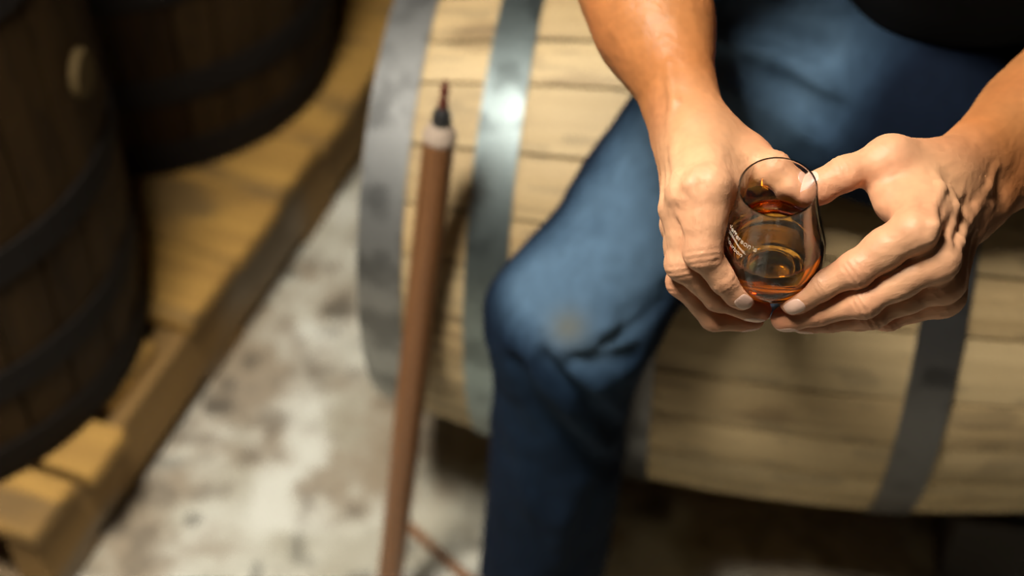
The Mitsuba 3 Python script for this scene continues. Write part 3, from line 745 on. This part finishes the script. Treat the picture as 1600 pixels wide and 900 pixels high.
# jeans are open at the hems: the closing discs stay, the boots cover them
def jeans_color(V):
    navy, mid, fade_lit = np.array([.0045, .009, .021]), np.array([.017, .040, .080]), np.array([.080, .142, .222])  # worn fade mixed with painted highlights; navy darkened as shade at the crotch
    f = np.zeros(len(V)); g = np.zeros(len(V))
    for s in 'RL':
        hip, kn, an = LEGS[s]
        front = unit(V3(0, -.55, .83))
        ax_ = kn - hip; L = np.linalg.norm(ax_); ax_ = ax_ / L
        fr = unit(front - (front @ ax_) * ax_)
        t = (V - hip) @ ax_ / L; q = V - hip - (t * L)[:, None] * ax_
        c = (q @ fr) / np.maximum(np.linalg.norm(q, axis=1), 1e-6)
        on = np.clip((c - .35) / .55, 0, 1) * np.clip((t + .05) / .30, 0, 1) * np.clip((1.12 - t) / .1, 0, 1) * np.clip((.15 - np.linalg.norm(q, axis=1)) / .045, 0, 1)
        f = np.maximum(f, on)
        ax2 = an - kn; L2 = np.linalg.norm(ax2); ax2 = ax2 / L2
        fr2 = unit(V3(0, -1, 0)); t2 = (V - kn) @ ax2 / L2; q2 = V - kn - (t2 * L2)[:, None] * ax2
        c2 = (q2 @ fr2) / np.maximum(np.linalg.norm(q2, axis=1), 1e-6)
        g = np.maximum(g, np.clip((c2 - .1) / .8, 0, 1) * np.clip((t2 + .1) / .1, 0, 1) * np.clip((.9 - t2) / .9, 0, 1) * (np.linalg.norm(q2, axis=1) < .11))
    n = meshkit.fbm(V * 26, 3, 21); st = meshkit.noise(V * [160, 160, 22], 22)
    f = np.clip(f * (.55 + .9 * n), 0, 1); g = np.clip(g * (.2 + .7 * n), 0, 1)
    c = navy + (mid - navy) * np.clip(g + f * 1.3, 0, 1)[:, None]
    c = c + (fade_lit - c) * (f ** 1.9)[:, None]
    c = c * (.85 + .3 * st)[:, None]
    stain = np.exp(-(np.linalg.norm(V - STAIN, axis=1) / .016) ** 2)[:, None] * .6
    return c * (1 - stain) + np.array([.13, .11, .05]) * stain
STAIN = V3(0.0482, 0.8933, 0.6003)
put('jeans', (jv, jf), 'mat_cloth_color', person, smooth=True, color=jeans_color(jv), label='dark blue denim jeans with worn fade and painted light')

def shirt_sdf(P):
    d = rc(P, PELV + V3(-.005, -.02, .03), CHEST, .150, .142)
    d = smin(d, rc(P, SH['R'] * .8 + SH['L'] * .2 - V3(0, 0, .03), SH['L'] * .8 + SH['R'] * .2 - V3(0, 0, .03), .092, .092), .12)
    d = smin(d, rc(P, CHEST + V3(0, 0, .1), NECK - V3(0, 0, .015), .105, .076), .06)
    for s in 'RL':
        e = SH[s] + (HANDS[s]['elbow'] - SH[s]) * .62
        u = unit(e - SH[s])
        x = rc(P, SH[s], e, .068, .062)
        x = smax(x, (P - e) @ u, .004)
        d = smin(d, x, .03)
    d = smax(d, (P - NECK - V3(0, -.01, .012)) @ unit(V3(0, -.35, .95)), .004)
    d = smax(d, .795 - P[:, 2] - .15 * (P[:, 1] - 1.05), .006)
    d = d - .010 * (meshkit.fbm(P * [7, 7, 11], 3, 31) - .5)
    return smax(d, -barrel_sdf(P), .004)
sv, sf = mesh_sdf(shirt_sdf, (.0, .80, .74), (.75, 1.42, 1.36), .006)
put('shirt', (sv, sf), 'mat_shirt', person, smooth=True, label='black short-sleeved shirt')

def hair_sdf(P):
    d = head_sdf(P) - .008 - .004 * meshkit.noise(P * 90, 41)
    q = P - HEAD
    return smax(d, (q @ hf) * .75 - (q @ hu) + .012 + .5 * np.maximum(0, (q @ hf) - .02), .004)
h1, h2 = mesh_sdf(hair_sdf, HEAD - .16, HEAD + .16, .005)
put('hair', (h1, h2), 'mat_hair', person, smooth=True, label='short dark hair')
for s in 'RL':
    hip, kn, an = LEGS[s]
    toe = unit(V3(an[0] - .40, -.22, 0)) if s == 'L' else unit(V3(-.20, -.9, 0)); toe = unit(V3(.45, -.9, 0)) if s == 'L' else toe
    a0 = V3(an[0], an[1], 0)
    def boot(P, a0=a0, toe=toe):
        d = rc(P, a0 + V3(0, 0, .055) - toe * .03, a0 + V3(0, 0, .125), .042, .046)
        d = smin(d, rc(P, a0 + V3(0, 0, .05) - toe * .035, a0 + toe * .14 + V3(0, 0, .042), .040, .036), .04)
        return smax(d, .018 - P[:, 2], .004)
    def sole(P, a0=a0, toe=toe):
        d = rc(P, a0 + V3(0, 0, .04) - toe * .035, a0 + toe * .14 + V3(0, 0, .04), .044, .040)
        return smax(smax(d, P[:, 2] - .020, .003), .001 - P[:, 2], .003)
    put('boot', mesh_sdf(boot, a0 - [.24, .26, .02], a0 + [.24, .26, .22], .005), 'mat_boot', person, smooth=True, label='brown leather boot')
    put('boot_sole', mesh_sdf(sole, a0 - [.24, .26, .02], a0 + [.24, .26, .22], .005), 'mat_sole', person, smooth=True)

# ------------------------------------------------------------------ tasting glass and whisky
LEVEL = .0600
k_in = int(np.argmin(np.abs(innp[:, 1] - LEVEL))); LEVEL = float(innp[k_in, 1])
rimc = [(.0232, .1090), (.02315, .1096), (.0229, .1100), (.0227, .1100), (.02245, .1096), (.0224, .1090)]
bottom = [(.0003, .0040), (.010, .0036), (.016, .0016), (.0175, .0004), (.0190, .0004), (.0195, .0015)]
prof = np.vstack([bottom[:-1], outp[:-1], rimc, innp[::-1][1:len(innp) - k_in]])
gm = revolve(prof, 128)
def outward(m, flip):
    if flip: m.faces = m.faces[:, ::-1]
    return m
glass = thing('tasting_glass', 'small tulip shaped tasting glass of amber whisky held between both hands', 'glass')
put('vessel', outward(moved(gm, GM), False), 'mat_glass', glass, smooth=35)
whisky = thing('whisky', 'amber whisky filling the lower half of the held tasting glass', 'whisky')
lower = innp[:k_in + 1]
wm = revolve(lower, 128)
put('liquid', moved(wm, GM), 'mat_whisky_wall', whisky, smooth=True)
tp = [(.0003, LEVEL - .0013), (.015, LEVEL - .0013)] + [(innp[k_in, 0] - .0030 * (1 - x), LEVEL - .0013 * (1 - x) ** 2) for x in np.linspace(0, 1, 7)]
put('surface', outward(moved(revolve(tp, 128), GM), True), 'mat_whisky_top', whisky, smooth=60, label='flat liquid surface')
def engraved(text, h, ang0, t0, bold=False):
    m = meshkit.text_mesh(text, h, .00012, bold)
    x, y, z = m.vertices.T
    x = x + y * .25
    t = t0 + y * .97
    r = np.interp(t, outp[20:, 1], outp[20:, 0])
    a = ang0 + x / .0285
    rr = r + .00002 + z
    loc = np.stack([rr * np.cos(a), rr * np.sin(a), t], 1)
    return trimesh.Trimesh(loc @ GM[:3, :3].T + GM[:3, 3], m.faces, process=False)
ENG = math.radians(184)
put('engraving', engraved("Jefferson's", .0037, ENG, .0785), 'mat_engraving', glass, label='white engraved lettering')
put('engraving', engraved("Bourbon", .0031, ENG + .06, .0690), 'mat_engraving', glass, label='white engraved lettering')
for da, t0 in ((.02, .0756), (.05, .0744)):
    a = ENG + da + np.linspace(0, .68, 24); tt = t0 + .0014 * np.sin(np.linspace(0, 1.5 * np.pi, 24))
    r = np.interp(tt, outp[20:, 1], outp[20:, 0])
    loc = np.stack([r * np.cos(a), r * np.sin(a), tt], 1)
    put('engraving', tube(loc @ GM[:3, :3].T + GM[:3, 3], .00014, 6), 'mat_engraving', glass)
